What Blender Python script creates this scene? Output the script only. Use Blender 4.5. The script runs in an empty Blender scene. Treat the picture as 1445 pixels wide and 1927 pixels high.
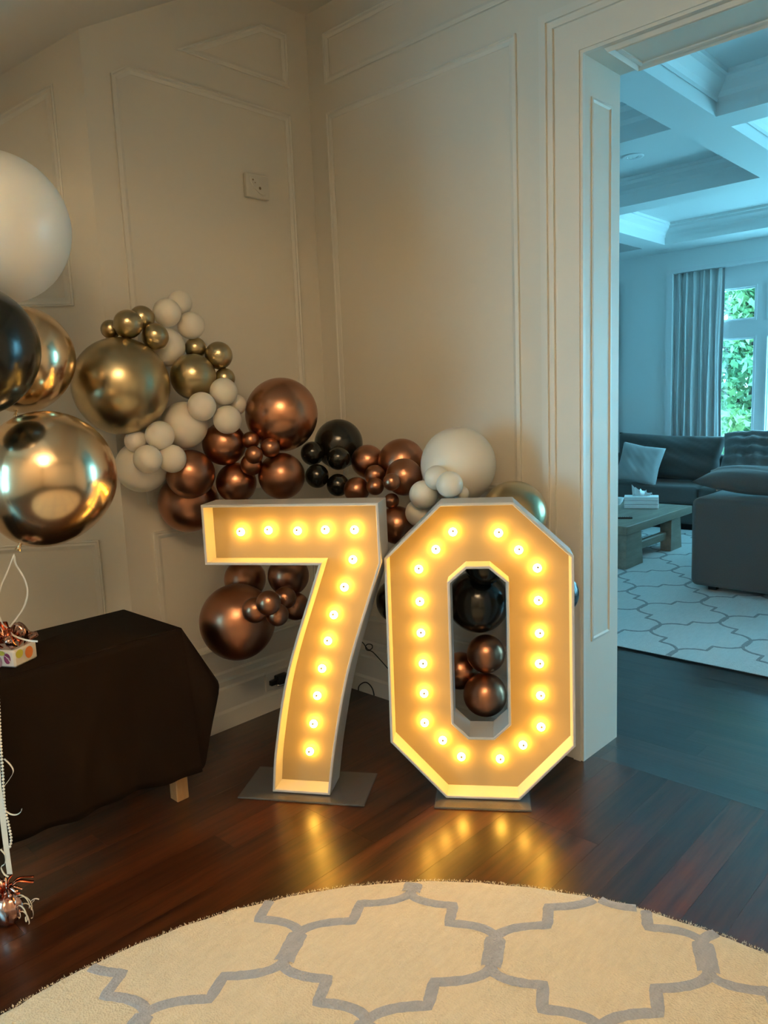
import bpy, math, random
import numpy as np
from mathutils import Matrix, Vector
random.seed(7); rng = np.random.default_rng(7)
scene = bpy.context.scene
col = scene.collection
R = math.radians

# ------------------------------------------------------------------ camera
CX, CY, F = 722.5, 963.5, 1429.59
PITCH, ROLL, YAW = 0.147757, -0.0406946, 2.33161
O = np.array([3.079, -2.801, 1.6])
FW = np.array([math.cos(PITCH)*math.cos(YAW), math.cos(PITCH)*math.sin(YAW), -math.sin(PITCH)])
_r = np.cross(FW, [0, 0, 1]); _r /= np.linalg.norm(_r); _u = np.cross(_r, FW)
RT = math.cos(ROLL)*_r + math.sin(ROLL)*_u
UP = -math.sin(ROLL)*_r + math.cos(ROLL)*_u
cam_d = bpy.data.cameras.new('camera'); cam = bpy.data.objects.new('camera', cam_d); col.objects.link(cam)
cam_d.sensor_fit = 'VERTICAL'; cam_d.sensor_height = 36.0; cam_d.sensor_width = 27.0; cam_d.lens = F*36/1927
cam_d.clip_start = 0.05; cam_d.clip_end = 200
m = Matrix(((RT[0], UP[0], -FW[0], O[0]), (RT[1], UP[1], -FW[1], O[1]), (RT[2], UP[2], -FW[2], O[2]), (0, 0, 0, 1)))
cam.matrix_world = m
scene.camera = cam

# ------------------------------------------------------------------ world (overcast daylight), portals, exposure
SKY = (0.20, 0.62, 0.86); SKY_STRENGTH = 18.0
world = bpy.data.worlds.new('world'); scene.world = world; world.use_nodes = True
bg = world.node_tree.nodes['Background']; bg.inputs[0].default_value = (*SKY, 1); bg.inputs[1].default_value = SKY_STRENGTH
def portal(name, loc, rot, sx, sy):
    l = bpy.data.lights.new(name, 'AREA'); l.shape = 'RECTANGLE'; l.size = sx; l.size_y = sy; l.cycles.is_portal = True
    o = bpy.data.objects.new(name, l); col.objects.link(o); o.location = loc; o.rotation_euler = rot
YW, ZS = 6.5, 3.2           # far wall and beam soffit of the living room
RY = -5.0                   # rear wall of the hall
portal('window_daylight', (2.4, YW+0.30, 1.5), (R(-90), 0, 0), 6.1, 2.9)
portal('window_daylight_rear', (0.02, RY-0.12, 1.52), (R(90), 0, 0), 1.0, 2.0)
portal('window_daylight_east', (5.78, 5.52, 1.5), (R(90), 0, R(90)), 1.7, 2.8)
scene.view_settings.view_transform = 'Standard'; scene.view_settings.look = 'None'
scene.view_settings.exposure = 0.25; scene.view_settings.gamma = 1.0; scene.view_settings.use_curve_mapping = False
LAMP_STRENGTH = 14.0; BULB_STRENGTH = 52.0

# ------------------------------------------------------------------ pixel helpers (a pixel is a direction only)
def ray(x, y): return RT*(x-CX)/F + UP*(CY-y)/F + FW
def at(x, y, d): return O + ray(x, y)*d
def fl(x, y, z=0.0):
    q = ray(x, y); return O + q*((z-O[2])/q[2])
def pl(x, y, ax, v):
    q = ray(x, y); return O + q*((v-O[ax])/q[ax])

# ------------------------------------------------------------------ materials
def lin(h): return tuple((c/12.92 if c <= .04045 else ((c+.055)/1.055)**2.4) for c in [int(h[i:i+2], 16)/255 for i in (0, 2, 4)])
def mat(name, color, rough=.5, metal=0.0, noise=None, bump=None, spec=None, coat=0, sss=0, sheen=0, emit=None, rnd=0):
    m = bpy.data.materials.new(name); m.use_nodes = True; nt = m.node_tree; b = nt.nodes['Principled BSDF']
    b.inputs['Base Color'].default_value = (*color, 1); b.inputs['Roughness'].default_value = rough; b.inputs['Metallic'].default_value = metal
    if spec is not None: b.inputs['Specular IOR Level'].default_value = spec
    if coat: b.inputs['Coat Weight'].default_value = coat; b.inputs['Coat Roughness'].default_value = .08
    if sss: b.inputs['Subsurface Weight'].default_value = sss; b.inputs['Subsurface Radius'].default_value = (.02, .015, .01); b.inputs['Subsurface Scale'].default_value = 1
    if sheen: b.inputs['Sheen Weight'].default_value = sheen
    if emit: b.inputs['Emission Color'].default_value = (*emit[0], 1); b.inputs['Emission Strength'].default_value = emit[1]
    tc = nt.nodes.new('ShaderNodeTexCoord')
    src = None
    if noise:                       # (scale xyz, second colour, contrast)
        mp = nt.nodes.new('ShaderNodeMapping'); mp.inputs['Scale'].default_value = noise[0]; nt.links.new(tc.outputs['Object'], mp.inputs[0])
        n = nt.nodes.new('ShaderNodeTexNoise'); n.inputs['Scale'].default_value = 1; n.inputs['Detail'].default_value = 6; n.inputs['Roughness'].default_value = .65
        nt.links.new(mp.outputs[0], n.inputs[0])
        rp = nt.nodes.new('ShaderNodeValToRGB'); c = noise[2]; rp.color_ramp.elements[0].position = .5-c; rp.color_ramp.elements[1].position = .5+c
        rp.color_ramp.elements[0].color = (*color, 1); rp.color_ramp.elements[1].color = (*noise[1], 1)
        nt.links.new(n.outputs[0], rp.inputs[0]); src = rp.outputs[0]
    if rnd:
        oi = nt.nodes.new('ShaderNodeObjectInfo'); hs = nt.nodes.new('ShaderNodeHueSaturation')
        mr = nt.nodes.new('ShaderNodeMapRange'); mr.inputs[3].default_value = 1-rnd; mr.inputs[4].default_value = 1+rnd
        nt.links.new(oi.outputs['Random'], mr.inputs[0]); nt.links.new(mr.outputs[0], hs.inputs['Value'])
        if src: nt.links.new(src, hs.inputs['Color'])
        else: hs.inputs['Color'].default_value = (*color, 1)
        src = hs.outputs[0]
    if src: nt.links.new(src, b.inputs['Base Color'])
    if bump:                        # (scale, strength, distance)
        n2 = nt.nodes.new('ShaderNodeTexNoise'); n2.inputs['Scale'].default_value = bump[0]; n2.inputs['Detail'].default_value = 4
        nt.links.new(tc.outputs['Object'], n2.inputs[0])
        bp = nt.nodes.new('ShaderNodeBump'); bp.inputs['Strength'].default_value = bump[1]; bp.inputs['Distance'].default_value = bump[2]
        nt.links.new(n2.outputs[0], bp.inputs['Height']); nt.links.new(bp.outputs[0], b.inputs['Normal'])
    return m
def wood(name, c1, c2, sc, rough, rnd, coat=0, bumpd=.0006):
    m = mat(name, c1, rough, noise=(sc, c2, .22), rnd=rnd, coat=coat)
    nt = m.node_tree; b = nt.nodes['Principled BSDF']
    tc = [n for n in nt.nodes if n.type == 'TEX_COORD'][0]; mp = [n for n in nt.nodes if n.type == 'MAPPING'][0]
    oi = nt.nodes.new('ShaderNodeObjectInfo'); vm = nt.nodes.new('ShaderNodeVectorMath'); vm.operation = 'SCALE'; vm.inputs[0].default_value = (31, 17, 5)
    nt.links.new(oi.outputs['Random'], vm.inputs['Scale']); nt.links.new(vm.outputs[0], mp.inputs['Location'])
    n2 = nt.nodes.new('ShaderNodeTexNoise'); n2.inputs['Scale'].default_value = 3; n2.inputs['Detail'].default_value = 3
    nt.links.new(mp.outputs[0], n2.inputs[0])
    bp = nt.nodes.new('ShaderNodeBump'); bp.inputs['Strength'].default_value = .5; bp.inputs['Distance'].default_value = bumpd
    nt.links.new(n2.outputs[0], bp.inputs['Height']); nt.links.new(bp.outputs[0], b.inputs['Normal'])
    if coat: b.inputs['Coat Weight'].default_value = coat; b.inputs['Coat IOR'].default_value = 1.55; b.inputs['Coat Roughness'].default_value = .25; b.inputs['Specular IOR Level'].default_value = .3
    n3 = nt.nodes.new('ShaderNodeTexNoise'); n3.inputs['Scale'].default_value = 2.2; n3.inputs['Detail'].default_value = 5
    nt.links.new(tc.outputs['Object'], n3.inputs[0]); mr = nt.nodes.new('ShaderNodeMapRange'); mr.inputs[3].default_value = rough-.07; mr.inputs[4].default_value = rough+.12
    nt.links.new(n3.outputs[0], mr.inputs[0]); nt.links.new(mr.outputs[0], b.inputs['Roughness'])
    return m

M = {}
M['wall'] = mat('wall_paint', (.74, .69, .60), .5, bump=(180, .05, .001))
M['trim'] = mat('trim_paint', (.76, .72, .64), .38)
M['ceil'] = mat('ceiling_paint', (.76, .71, .63), .6)
M['lwall'] = mat('living_wall_paint', (.76, .80, .80), .55)
M['floorbase'] = mat('floor_base', (.02, .008, .004), .4)
M['floor_y'] = wood('dark_walnut_along_y', (.010, .0024, .001), (.085, .022, .0055), (22, 1.6, 22), .3, .45, .7)
M['floor_x'] = wood('dark_walnut_along_x', (.012, .006, .004), (.04, .018, .010), (1.6, 22, 22), .3, .35, 1.0)
M['gold'] = mat('chrome_gold_latex', (.46, .38, .23), .28, 1.0)
M['foil_gold'] = mat('glossy_gold_latex', (.75, .57, .37), .19, 1.0)
M['copper'] = mat('chrome_copper_latex', (.36, .175, .105), .32, 1.0)
M['rose'] = mat('chrome_rose_latex', (.44, .22, .13), .27, 1.0)
M['white'] = mat('white_latex', (.80, .74, .64), .32, sss=.25)
M['black'] = mat('black_latex', (.008, .008, .006), .2, spec=.45)
M['pvc'] = mat('white_pvc', (.62, .60, .57), .35)
M['panel'] = mat('amber_glow_panel', (.36, .28, .15), .5)  # amber bulb glow put into the colour of the white face panels
M['bulb'] = mat('lit_bulb', (1, .8, .5), .3, emit=((1.0, .50, .06), BULB_STRENGTH))
M['tip'] = mat('bulb_tip', (.25, .17, .07), .3)
M['plate'] = mat('clear_acrylic_plate', (.80, .78, .74), .10, spec=.7); M['plate'].node_tree.nodes['Principled BSDF'].inputs['Transmission Weight'].default_value = .92
M['cloth'] = mat('dark_brown_tablecloth', (.010, .0055, .003), .9, spec=.12, bump=(900, .2, .0006))
M['oak'] = wood('tan_oak', (.42, .25, .11), (.58, .36, .17), (18, 18, 2), .45, .05)
M['tablewood'] = wood('grey_oak', (.16, .14, .11), (.30, .27, .21), (14, 2, 14), .42, .05)
M['ribbon'] = mat('cream_curling_ribbon', (.80, .74, .63), .3)
M['pearl'] = mat('pearl', (.82, .76, .66), .2)
M['foil'] = mat('rose_foil', (.62, .36, .30), .18, 1.0)
M['foil_red'] = mat('red_copper_foil', (.45, .09, .04), .2, 1.0)
M['sofa'] = mat('grey_linen', (.055, .060, .060), .9, sheen=.2, noise=((160, 160, 160), (.085, .09, .09), .3), bump=(400, .2, .001))
M['pillow'] = mat('pale_linen', (.34, .36, .36), .9, sheen=.2, bump=(300, .2, .001))
M['throw'] = mat('grey_plush', (.13, .14, .14), .8, sheen=.3, bump=(60, .5, .004))
M['curtain'] = mat('pale_curtain', (.60, .62, .62), .85, sheen=.1)
M['dark'] = mat('dark_drape', (.04, .05, .05), .8)
M['glass_frame'] = mat('white_window_paint', (.75, .77, .78), .35)
M['blackplastic'] = mat('black_plastic', (.01, .01, .01), .35)
M['greyplastic'] = mat('white_plastic', (.66, .62, .54), .4)
M['chrome'] = mat('chrome', (.8, .8, .8), .15, 1.0)
M['tissue'] = mat('tissue_paper', (.85, .86, .86), .8)
M['purple'] = mat('purple_stripe', (.10, .04, .09), .5)
M['leaf'] = mat('leaf', (.05, .24, .13), .5, noise=((1.2, 1.2, 1.2), (.24, .27, .07), .25))
M['bark'] = mat('bark', (.10, .07, .05), .9)
M['fence'] = mat('grey_fence', (.06, .08, .10), .7)
M['ground_bounce'] = mat('pale_bounce_ground', (.80, .79, .76), .9)  # ground made pale as an added reflector, bounces daylight up to the living ceiling
M['lamp_glass'] = mat('fill_lamp_glass', (1, .9, .75), .4, emit=((1.0, .74, .44), LAMP_STRENGTH)); M['lamp_shade'] = mat('fill_lamp_shade', (.8, .75, .65), .7, emit=((1.0, .74, .44), LAMP_STRENGTH*.08))  # glowing surfaces of the added fill lamp
M['brass'] = mat('brass', (.6, .42, .18), .25, 1.0)
gm = bpy.data.materials.new('window_glass'); gm.use_nodes = True; nt = gm.node_tree; nt.nodes.clear()
_o = nt.nodes.new('ShaderNodeOutputMaterial'); _t = nt.nodes.new('ShaderNodeBsdfTransparent'); _g = nt.nodes.new('ShaderNodeBsdfGlossy'); _x = nt.nodes.new('ShaderNodeMixShader')
_g.inputs['Roughness'].default_value = .02; _x.inputs[0].default_value = .06
nt.links.new(_t.outputs[0], _x.inputs[1]); nt.links.new(_g.outputs[0], _x.inputs[2]); nt.links.new(_x.outputs[0], _o.inputs[0]); M['glass'] = gm

# rug pile: fine two-scale bump, slight streaks
def pile(name, c1, c2, sc):
    m = mat(name, c1, .95, noise=((60, 14, 60), c2, .35), sheen=.15); nt = m.node_tree; b = nt.nodes['Principled BSDF']
    tc = [n for n in nt.nodes if n.type == 'TEX_COORD'][0]
    v = nt.nodes.new('ShaderNodeTexVoronoi'); v.inputs['Scale'].default_value = sc
    n = nt.nodes.new('ShaderNodeTexNoise'); n.inputs['Scale'].default_value = sc*.35; n.inputs['Detail'].default_value = 5
    nt.links.new(tc.outputs['Object'], v.inputs['Vector']); nt.links.new(tc.outputs['Object'], n.inputs['Vector'])
    ad = nt.nodes.new('ShaderNodeMath'); ad.operation = 'ADD'; nt.links.new(v.outputs['Distance'], ad.inputs[0]); nt.links.new(n.outputs[0], ad.inputs[1])
    bp = nt.nodes.new('ShaderNodeBump'); bp.inputs['Strength'].default_value = .9; bp.inputs['Distance'].default_value = .004
    nt.links.new(ad.outputs[0], bp.inputs['Height']); nt.links.new(bp.outputs[0], b.inputs['Normal'])
    return m
M['pile'] = pile('cream_wool_pile', (.72, .60, .41), (.88, .76, .55), 160)
M['pile_dark'] = pile('grey_wool_line', (.22, .23, .24), (.32, .33, .34), 130)
M['pile_pale'] = pile('pale_wool_pile', (.56, .58, .57), (.70, .72, .71), 150)
M['pile_grey'] = pile('blue_grey_viscose_pile', (.33, .34, .38), (.50, .50, .52), 130)

# ------------------------------------------------------------------ mesh helpers
class MB:
    def __init__(s): s.v = []; s.f = []
    def add(s, v, f):
        n = len(s.v); s.v += [tuple(map(float, p)) for p in v]; s.f += [tuple(i+n for i in q) for q in f]; return s
    def box(s, x0, x1, y0, y1, z0, z1, bev=0):
        if not bev:
            v = [(x, y, z) for z in (z0, z1) for y in (y0, y1) for x in (x0, x1)]
            return s.add(v, [(0, 2, 3, 1), (4, 5, 7, 6), (0, 1, 5, 4), (2, 6, 7, 3), (0, 4, 6, 2), (1, 3, 7, 5)])
        b = bev; rings = []
        def ring(i, z): return [(x0+i, y0+b, z), (x0+b, y0+i, z), (x1-b, y0+i, z), (x1-i, y0+b, z), (x1-i, y1-b, z), (x1-b, y1-i, z), (x0+b, y1-i, z), (x0+i, y1-b, z)]
        rs = [ring(b*.999, z0), ring(0, z0+b), ring(0, z1-b), ring(b*.999, z1)]
        v = sum(rs, []); f = [tuple(range(7, -1, -1)), tuple(range(24, 32))]
        for k in range(3):
            for i in range(8): j = (i+1) % 8; f.append((k*8+i, k*8+j, k*8+8+j, k*8+8+i))
        return s.add(v, f)
    def sphere(s, c, r, nu=24, nv=14, sq=(1, 1, 1)):
        v = [(c[0], c[1], c[2]-r*sq[2])]; f = []
        for i in range(1, nv):
            a = math.pi*i/nv
            for j in range(nu):
                t = 2*math.pi*j/nu; v.append((c[0]+r*sq[0]*math.sin(a)*math.cos(t), c[1]+r*sq[1]*math.sin(a)*math.sin(t), c[2]-r*sq[2]*math.cos(a)))
        v.append((c[0], c[1], c[2]+r*sq[2])); L = len(v)-1
        for j in range(nu): f.append((0, 1+(j+1) % nu, 1+j)); f.append((L, L-nu+j, L-nu+(j+1) % nu))
        for i in range(nv-2):
            for j in range(nu): a = 1+i*nu+j; b = 1+i*nu+(j+1) % nu; f.append((a, b, b+nu, a+nu))
        return s.add(v, f)
    def lathe(s, prof, n=32, M4=None):      # prof: (r,z) from bottom to top; closed at poles if r==0
        v = []; f = []; rows = []
        for r, z in prof:
            if r < 1e-6: rows.append([len(v)]); v.append((0, 0, z))
            else:
                rows.append(list(range(len(v), len(v)+n))); v += [(r*math.cos(2*math.pi*j/n), r*math.sin(2*math.pi*j/n), z) for j in range(n)]
        for a, b in zip(rows, rows[1:]):
            for j in range(n):
                k = (j+1) % n
                if len(a) == 1 and len(b) == 1: continue
                if len(a) == 1: f.append((a[0], b[k], b[j]))
                elif len(b) == 1: f.append((a[j], a[k], b[0]))
                else: f.append((a[j], a[k], b[k], b[j]))
        if M4 is not None: v = [tuple(M4 @ Vector(p)) for p in v]
        return s.add(v, f)
    def tube(s, pts, r, n=8):
        pts = [Vector(p) for p in pts]; v = []; f = []
        prev = None
        for i, p in enumerate(pts):
            t = (pts[min(i+1, len(pts)-1)]-pts[max(i-1, 0)]).normalized()
            if prev is None: a = t.orthogonal().normalized()
            else: a = (prev-t*prev.dot(t)).normalized()
            prev = a; b = t.cross(a); rr = r[i] if hasattr(r, '__len__') else r
            for j in range(n): q = 2*math.pi*j/n; v.append(tuple(p+a*rr*math.cos(q)+b*rr*math.sin(q)))
        for i in range(len(pts)-1):
            for j in range(n): k = (j+1) % n; f.append((i*n+j, i*n+k, i*n+n+k, i*n+n+j))
        f.append(tuple(range(n-1, -1, -1))); L = len(v); f.append(tuple(range(L-n, L)))
        return s.add(v, f)
    def strip(s, pts, w, side, th=.0008):   # thin ribbon band along pts; side: vector or list
        pts = [Vector(p) for p in pts]; v = []; f = []
        for i, p in enumerate(pts):
            t = (pts[min(i+1, len(pts)-1)]-pts[max(i-1, 0)]).normalized()
            sd = Vector(side[i] if isinstance(side, list) else side); sd = (sd-t*sd.dot(t)).normalized(); nn = t.cross(sd)
            ww = w[i] if hasattr(w, '__len__') else w
            for a, b in ((-1, -1), (1, -1), (1, 1), (-1, 1)): v.append(tuple(p+sd*ww/2*a+nn*th/2*b))
        for i in range(len(pts)-1):
            for j in range(4): k = (j+1) % 4; f.append((i*4+j, i*4+k, i*4+4+k, i*4+4+j))
        f.append((3, 2, 1, 0)); L = len(v); f.append((L-4, L-3, L-2, L-1))
        return s.add(v, f)
    def mesh(s, name, smooth=False, sharp=None):
        me = bpy.data.meshes.new(name); me.from_pydata(s.v, [], s.f); me.update()
        if smooth:
            me.polygons.foreach_set('use_smooth', [True]*len(me.polygons))
            if sharp:
                me.set_sharp_from_angle(angle=R(sharp))
        return me
    def build(s, name, m, parent=None, smooth=False, sharp=None, world=False):
        o = bpy.data.objects.new(name, s.mesh(name, smooth, sharp)); o.data.materials.append(m if not isinstance(m, str) else M[m]); col.objects.link(o)
        if parent is not None:
            o.parent = parent
            if world: o.matrix_parent_inverse = Matrix.LocRotScale(parent.location, parent.rotation_euler, None).inverted()
        return o
def tag(o, label, cat, group=None):
    o['label'] = label; o['category'] = cat
    if group: o['group'] = group
    return o
def thing(name, label, cat, loc=(0, 0, 0), rz=0, group=None):
    o = bpy.data.objects.new(name, None); col.objects.link(o); o.location = loc; o.rotation_euler = (0, 0, rz); o.empty_display_size = .1
    return tag(o, label, cat, group)
def struct(o): o['kind'] = 'structure'; return o
def S(name, b, m, parent=None, **k):
    o = b.build(name, m, parent, **k)
    return struct(o) if parent is None else o
def spline(pts, n=8):
    P = [np.array(p, float) for p in pts]; P = [2*P[0]-P[1]]+P+[2*P[-1]-P[-2]]; out = []
    for i in range(1, len(P)-2):
        for k in range(n):
            t = k/n; a, b, c, d = P[i-1:i+3]
            out.append(.5*((2*b)+(-a+c)*t+(2*a-5*b+4*c-d)*t*t+(-a+3*b-3*c+d)*t**3))
    out.append(P[-2]); return out
def offset_poly(p, d):      # inward offset of a CCW polygon
    n = len(p); out = []
    for i in range(n):
        a, b, c = np.array(p[i-1]), np.array(p[i]), np.array(p[(i+1) % n])
        e1 = (b-a)/np.linalg.norm(b-a); e2 = (c-b)/np.linalg.norm(c-b)
        n1 = np.array([-e1[1], e1[0]]); n2 = np.array([-e2[1], e2[0]])
        k = 1+n1@n2; out.append(b+d*(n1+n2)/k)
    return out
def frame(name, poly, org, u, v, nrm, mt='trim', prof=((0, 0), (0, .011), (.006, .0125), (.010, .006), (.020, .0075), (.034, .003), (.034, 0))):
    org, u, v, nrm = map(np.array, (org, u, v, nrm)); b = MB(); vv = []; n = len(poly)
    for off, h in prof:
        for q in offset_poly(poly, off): vv.append(org+u*q[0]+v*q[1]+nrm*h)
    ff = []
    for k in range(len(prof)-1):
        for i in range(n): j = (i+1) % n; ff.append((k*n+i, k*n+j, k*n+n+j, k*n+n+i))
    b.add(vv, ff); return struct(b.build(name, mt))
def sweep(name, a, bpt, prof, out, mt='trim', parent=None):   # straight extrusion from a to bpt of profile (outward, up)
    a, bpt, out = map(np.array, (a, bpt, out)); vv = []; k = len(prof)
    for p in (a, bpt):
        for o_, z in prof: vv.append(p+out*o_+np.array([0, 0, z]))
    ff = [(i, (i+1) % k, k+(i+1) % k, k+i) for i in range(k)]+[tuple(range(k-1, -1, -1)), tuple(range(k, 2*k))]
    return S(name, MB().add(vv, ff), mt, parent)

# ================================================================== THE SETTING: hall
TH = .15
CA = np.array([-.045, -1.189])                     # outer corner between the left wall and the angled wall
DC = np.array([math.cos(R(50)), math.sin(R(50))]); NC = np.array([DC[1], -DC[0]])
CL = CA-DC*.85                                       # far end of the angled wall
S('wall_left', MB().box(-.045-TH, -.045, CA[1], .045, 0, 3.7), 'wall')
p0, p1 = CA, CL; q0, q1 = CA-np.array([TH, 0]), CL-NC*TH
v = [(*p0, 0), (*p1, 0), (*q1, 0), (*q0, 0), (*p0, 3.7), (*p1, 3.7), (*q1, 3.7), (*q0, 3.7)]
S('wall_angled', MB().add(v, [(3, 2, 1, 0), (4, 5, 6, 7), (0, 1, 5, 4), (1, 2, 6, 5), (2, 3, 7, 6), (3, 0, 4, 7)]), 'wall')
S('light_block_wall', MB().box(CL[0], .28, -3.15, -3.0, 0, 3.7), 'wall')  # unseen pier added to keep rear window light off the angled wall
S('wall_outer', MB().box(CL[0]-TH, CL[0], RY, CL[1], 0, 3.7), 'wall')
XR = 5.6
S('wall_east', MB().box(XR, XR+TH, RY, .335, 0, 3.7), 'wall')
# rear wall with one window opening (it lights the hall from behind the camera)
b = MB(); wx0, wx1, wz0, wz1 = -.42, .46, .60, 2.45
for x0, x1, z0, z1 in ((CL[0]-TH, wx0, 0, 3.7), (wx1, XR+TH, 0, 3.7), (wx0, wx1, 0, wz0), (wx0, wx1, wz1, 3.7)): b.box(x0, x1, RY-TH, RY, z0, z1)
S('wall_rear', b, 'wall')
w = struct(bpy.data.objects.new('window_2', None)); col.objects.link(w); w.location = (.02, RY, .60)
b = MB()
for x0, x1, z0, z1 in ((wx0, wx0+.06, wz0, wz1), (wx1-.06, wx1, wz0, wz1), (wx0+.06, wx1-.06, wz0, wz0+.06), (wx0+.06, wx1-.06, wz1-.06, wz1), (.005, .035, wz0+.06, wz1-.06)): b.box(x0, x1, RY-.10, RY-.04, z0, z1)
b.build('window_frame', 'glass_frame', w, world=True)
# right wall with the wide cased opening
JX, JY, DZ, OX = 1.53, .335, 2.872, 2.75
b = MB().box(-.045-TH, JX, .045, JY, 0, 3.7); b.box(JX, OX, .045, JY, DZ, 3.7); b.box(OX, XR, .045, JY, 0, 3.7)
S('wall_right', b, 'wall')
# casing: layered boards, mitred corner
def casing(name, lay, y_back):
    b = MB()
    for i0, i1, y in lay:       # offsets outward from the opening edge, face y
        x0, x1 = JX-i1, JX-i0; z1 = DZ+i1; z0 = DZ+i0
        v = [(x0, y, 0), (x1, y, 0), (x1, y, z0), (x0, y, z1), (x0, y_back, 0), (x1, y_back, 0), (x1, y_back, z0), (x0, y_back, z1)]
        f = [(0, 1, 2, 3), (7, 6, 5, 4), (0, 3, 7, 4), (1, 5, 6, 2), (0, 4, 5, 1)]
        b.add(v, f)
        xa, xb = OX+i0, OX+i1
        v = [(x1, y, z0), (xa, y, z0), (xb, y, z1), (x0, y, z1), (x1, y_back, z0), (xa, y_back, z0), (xb, y_back, z1), (x0, y_back, z1)]
        b.add(v, [(0, 1, 2, 3), (7, 6, 5, 4), (0, 4, 5, 1), (3, 2, 6, 7)])
        v = [(xa, y, 0), (xb, y, 0), (xb, y, z1), (xa, y, z0), (xa, y_back, 0), (xb, y_back, 0), (xb, y_back, z1), (xa, y_back, z0)]
        b.add(v, [(0, 1, 2, 3), (7, 6, 5, 4), (0, 3, 7, 4), (1, 5, 6, 2), (0, 4, 5, 1)])
    return S(name, b, 'trim')
casing('trim_1', [(0, .012, .026), (.012, .045, .018), (.045, .125, .026), (.125, .150, .014), (.150, .166, .003), (.166, .185, .012)], .045)
# jamb and head panels
frame('trim_2', [(.092, .527), (.259, .527), (.259, 2.733), (.092, 2.733)], (JX, 0, 0), (0, 1, 0), (0, 0, 1), (1, 0, 0), prof=((0, 0), (0, .004), (.010, .006), (.018, -.001), (.03, -.006), (.034, 0)))
frame('trim_3', [(JX+.12, .10), (OX-.12, .10), (OX-.12, .285), (JX+.12, .285)][::-1], (0, 0, DZ), (1, 0, 0), (0, 1, 0), (0, 0, -1), prof=((0, 0), (0, .006), (.012, .010), (.022, .002), (.036, .014), (.046, 0)))
# wall panel mouldings
A3 = ((-.045, 0, 0), (0, 1, 0), (0, 0, 1), (1, 0, 0)); B3 = ((0, .045, 0), (1, 0, 0), (0, 0, 1), (0, -1, 0))
def ccw(p): a = sum(p[i-1][0]*p[i][1]-p[i][0]*p[i-1][1] for i in range(len(p))); return p if a > 0 else p[::-1]
frame('trim_4', ccw([(-1.068, 1.17), (-.094, 1.17), (-.094, 3.041), (-.986, 3.041), (-1.068, 2.988)]), *A3)
frame('trim_5', ccw([(-.741, 3.169), (-.094, 3.169), (-.094, 3.423), (-.258, 3.423)]), *A3)
frame('trim_6', ccw([(-1.052, .40), (-.094, .40), (-.094, 1.04), (-1.052, 1.04)]), *A3)
frame('trim_7', ccw([(.083, 1.17), (1.221, 1.17), (1.221, 3.047), (.083, 3.047)]), *B3)
frame('trim_8', ccw([(.083, 3.184), (2.6, 3.184), (2.6, 3.424), (.083, 3.424)]), *B3)
frame('trim_9', ccw([(.083, .40), (1.221, .40), (1.221, 1.04), (.083, 1.04)]), *B3)
C3 = ((*CA, 0), (*DC, 0), (0, 0, 1), (*NC, 0))
frame('trim_10', ccw([(-.12, 2.04), (-.12, 2.915), (-.74, 2.575), (-.74, 2.04)]), *C3)
frame('trim_11', ccw([(-.112, .40), (-.112, 1.035), (-.74, 1.035), (-.74, .40)]), *C3)
BB = [(0, 0), (.045, 0), (.045, .085), (.040, .10), (.040, .205), (.030, .215), (.030, .240), (.018, .250), (.012, .275), (0, .285)]
sweep('baseboard_left', (-.045, CA[1], 0), (-.045, .045, 0), BB, (1, 0, 0))
sweep('baseboard_right', (-.045, .045, 0), (JX-.185, .045, 0), BB, (0, -1, 0))
sweep('baseboard_angled', (*CL, 0), (*CA, 0), BB, (*NC, 0))
# hall ceiling: flat, dropping into a sloped alcove at the left
def cz(x, y): return min(3.55, 3.119+.55*(abs(y+2.0)-.8)+.2*(x+.03))
b = MB(); xs = np.linspace(CL[0]-.05, XR, 60); ys = np.linspace(RY, .045, 90)
vv = [(x, y, cz(x, y)) for y in ys for x in xs]+[(x, y, 3.75) for y in (ys[0], ys[-1]) for x in (xs[0], xs[-1])]; nx = len(xs)
b.add(vv, [(j*nx+i, (j+1)*nx+i, (j+1)*nx+i+1, j*nx+i+1) for j in range(len(ys)-1) for i in range(nx-1)])
S('ceiling', b, 'ceil')

# ================================================================== floor with individual planks
fl_o = S('floor', MB().box(-4.5, 6.2, RY-TH, YW+.15, -.12, -.006), 'floorbase')
pm = {}
def plank(name_dir, x0, x1, y0, y1):
    g = .0006; key = (name_dir, round(x1-x0, 2), round(y1-y0, 2)); w_, l_ = (x1-x0)-g, (y1-y0)-g
    if key not in pm:
        pm[key] = MB().box(-w_/2, w_/2, -l_/2, l_/2, -.008, 0).mesh('plank'); pm[key].materials.append(M[name_dir])
    o = bpy.data.objects.new('plank', pm[key]); col.objects.link(o); o.location = ((x0+x1)/2, (y0+y1)/2, rng.uniform(-.0003, 0)); o.parent = fl_o
    return o
PW = .125; x = -.75
while x < 3.6:
    y = .10
    first = rng.choice([.35, .6, .85, 1.1])
    while y > -3.2:
        L = first if first else rng.choice([.7, .9, 1.1, 1.3, 1.5]); first = None
        plank('floor_y', x, x+PW, y-L, y); y -= L
    x += PW
y = .10; PX = .135
while y < 1.75:
    x = -.4-rng.uniform(0, .9)
    while x < 3.4:
        L = rng.choice([.9, 1.2, 1.5, 1.8]); plank('floor_x', x, x+L, y, y+PX); x += L
    y += PX

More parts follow.
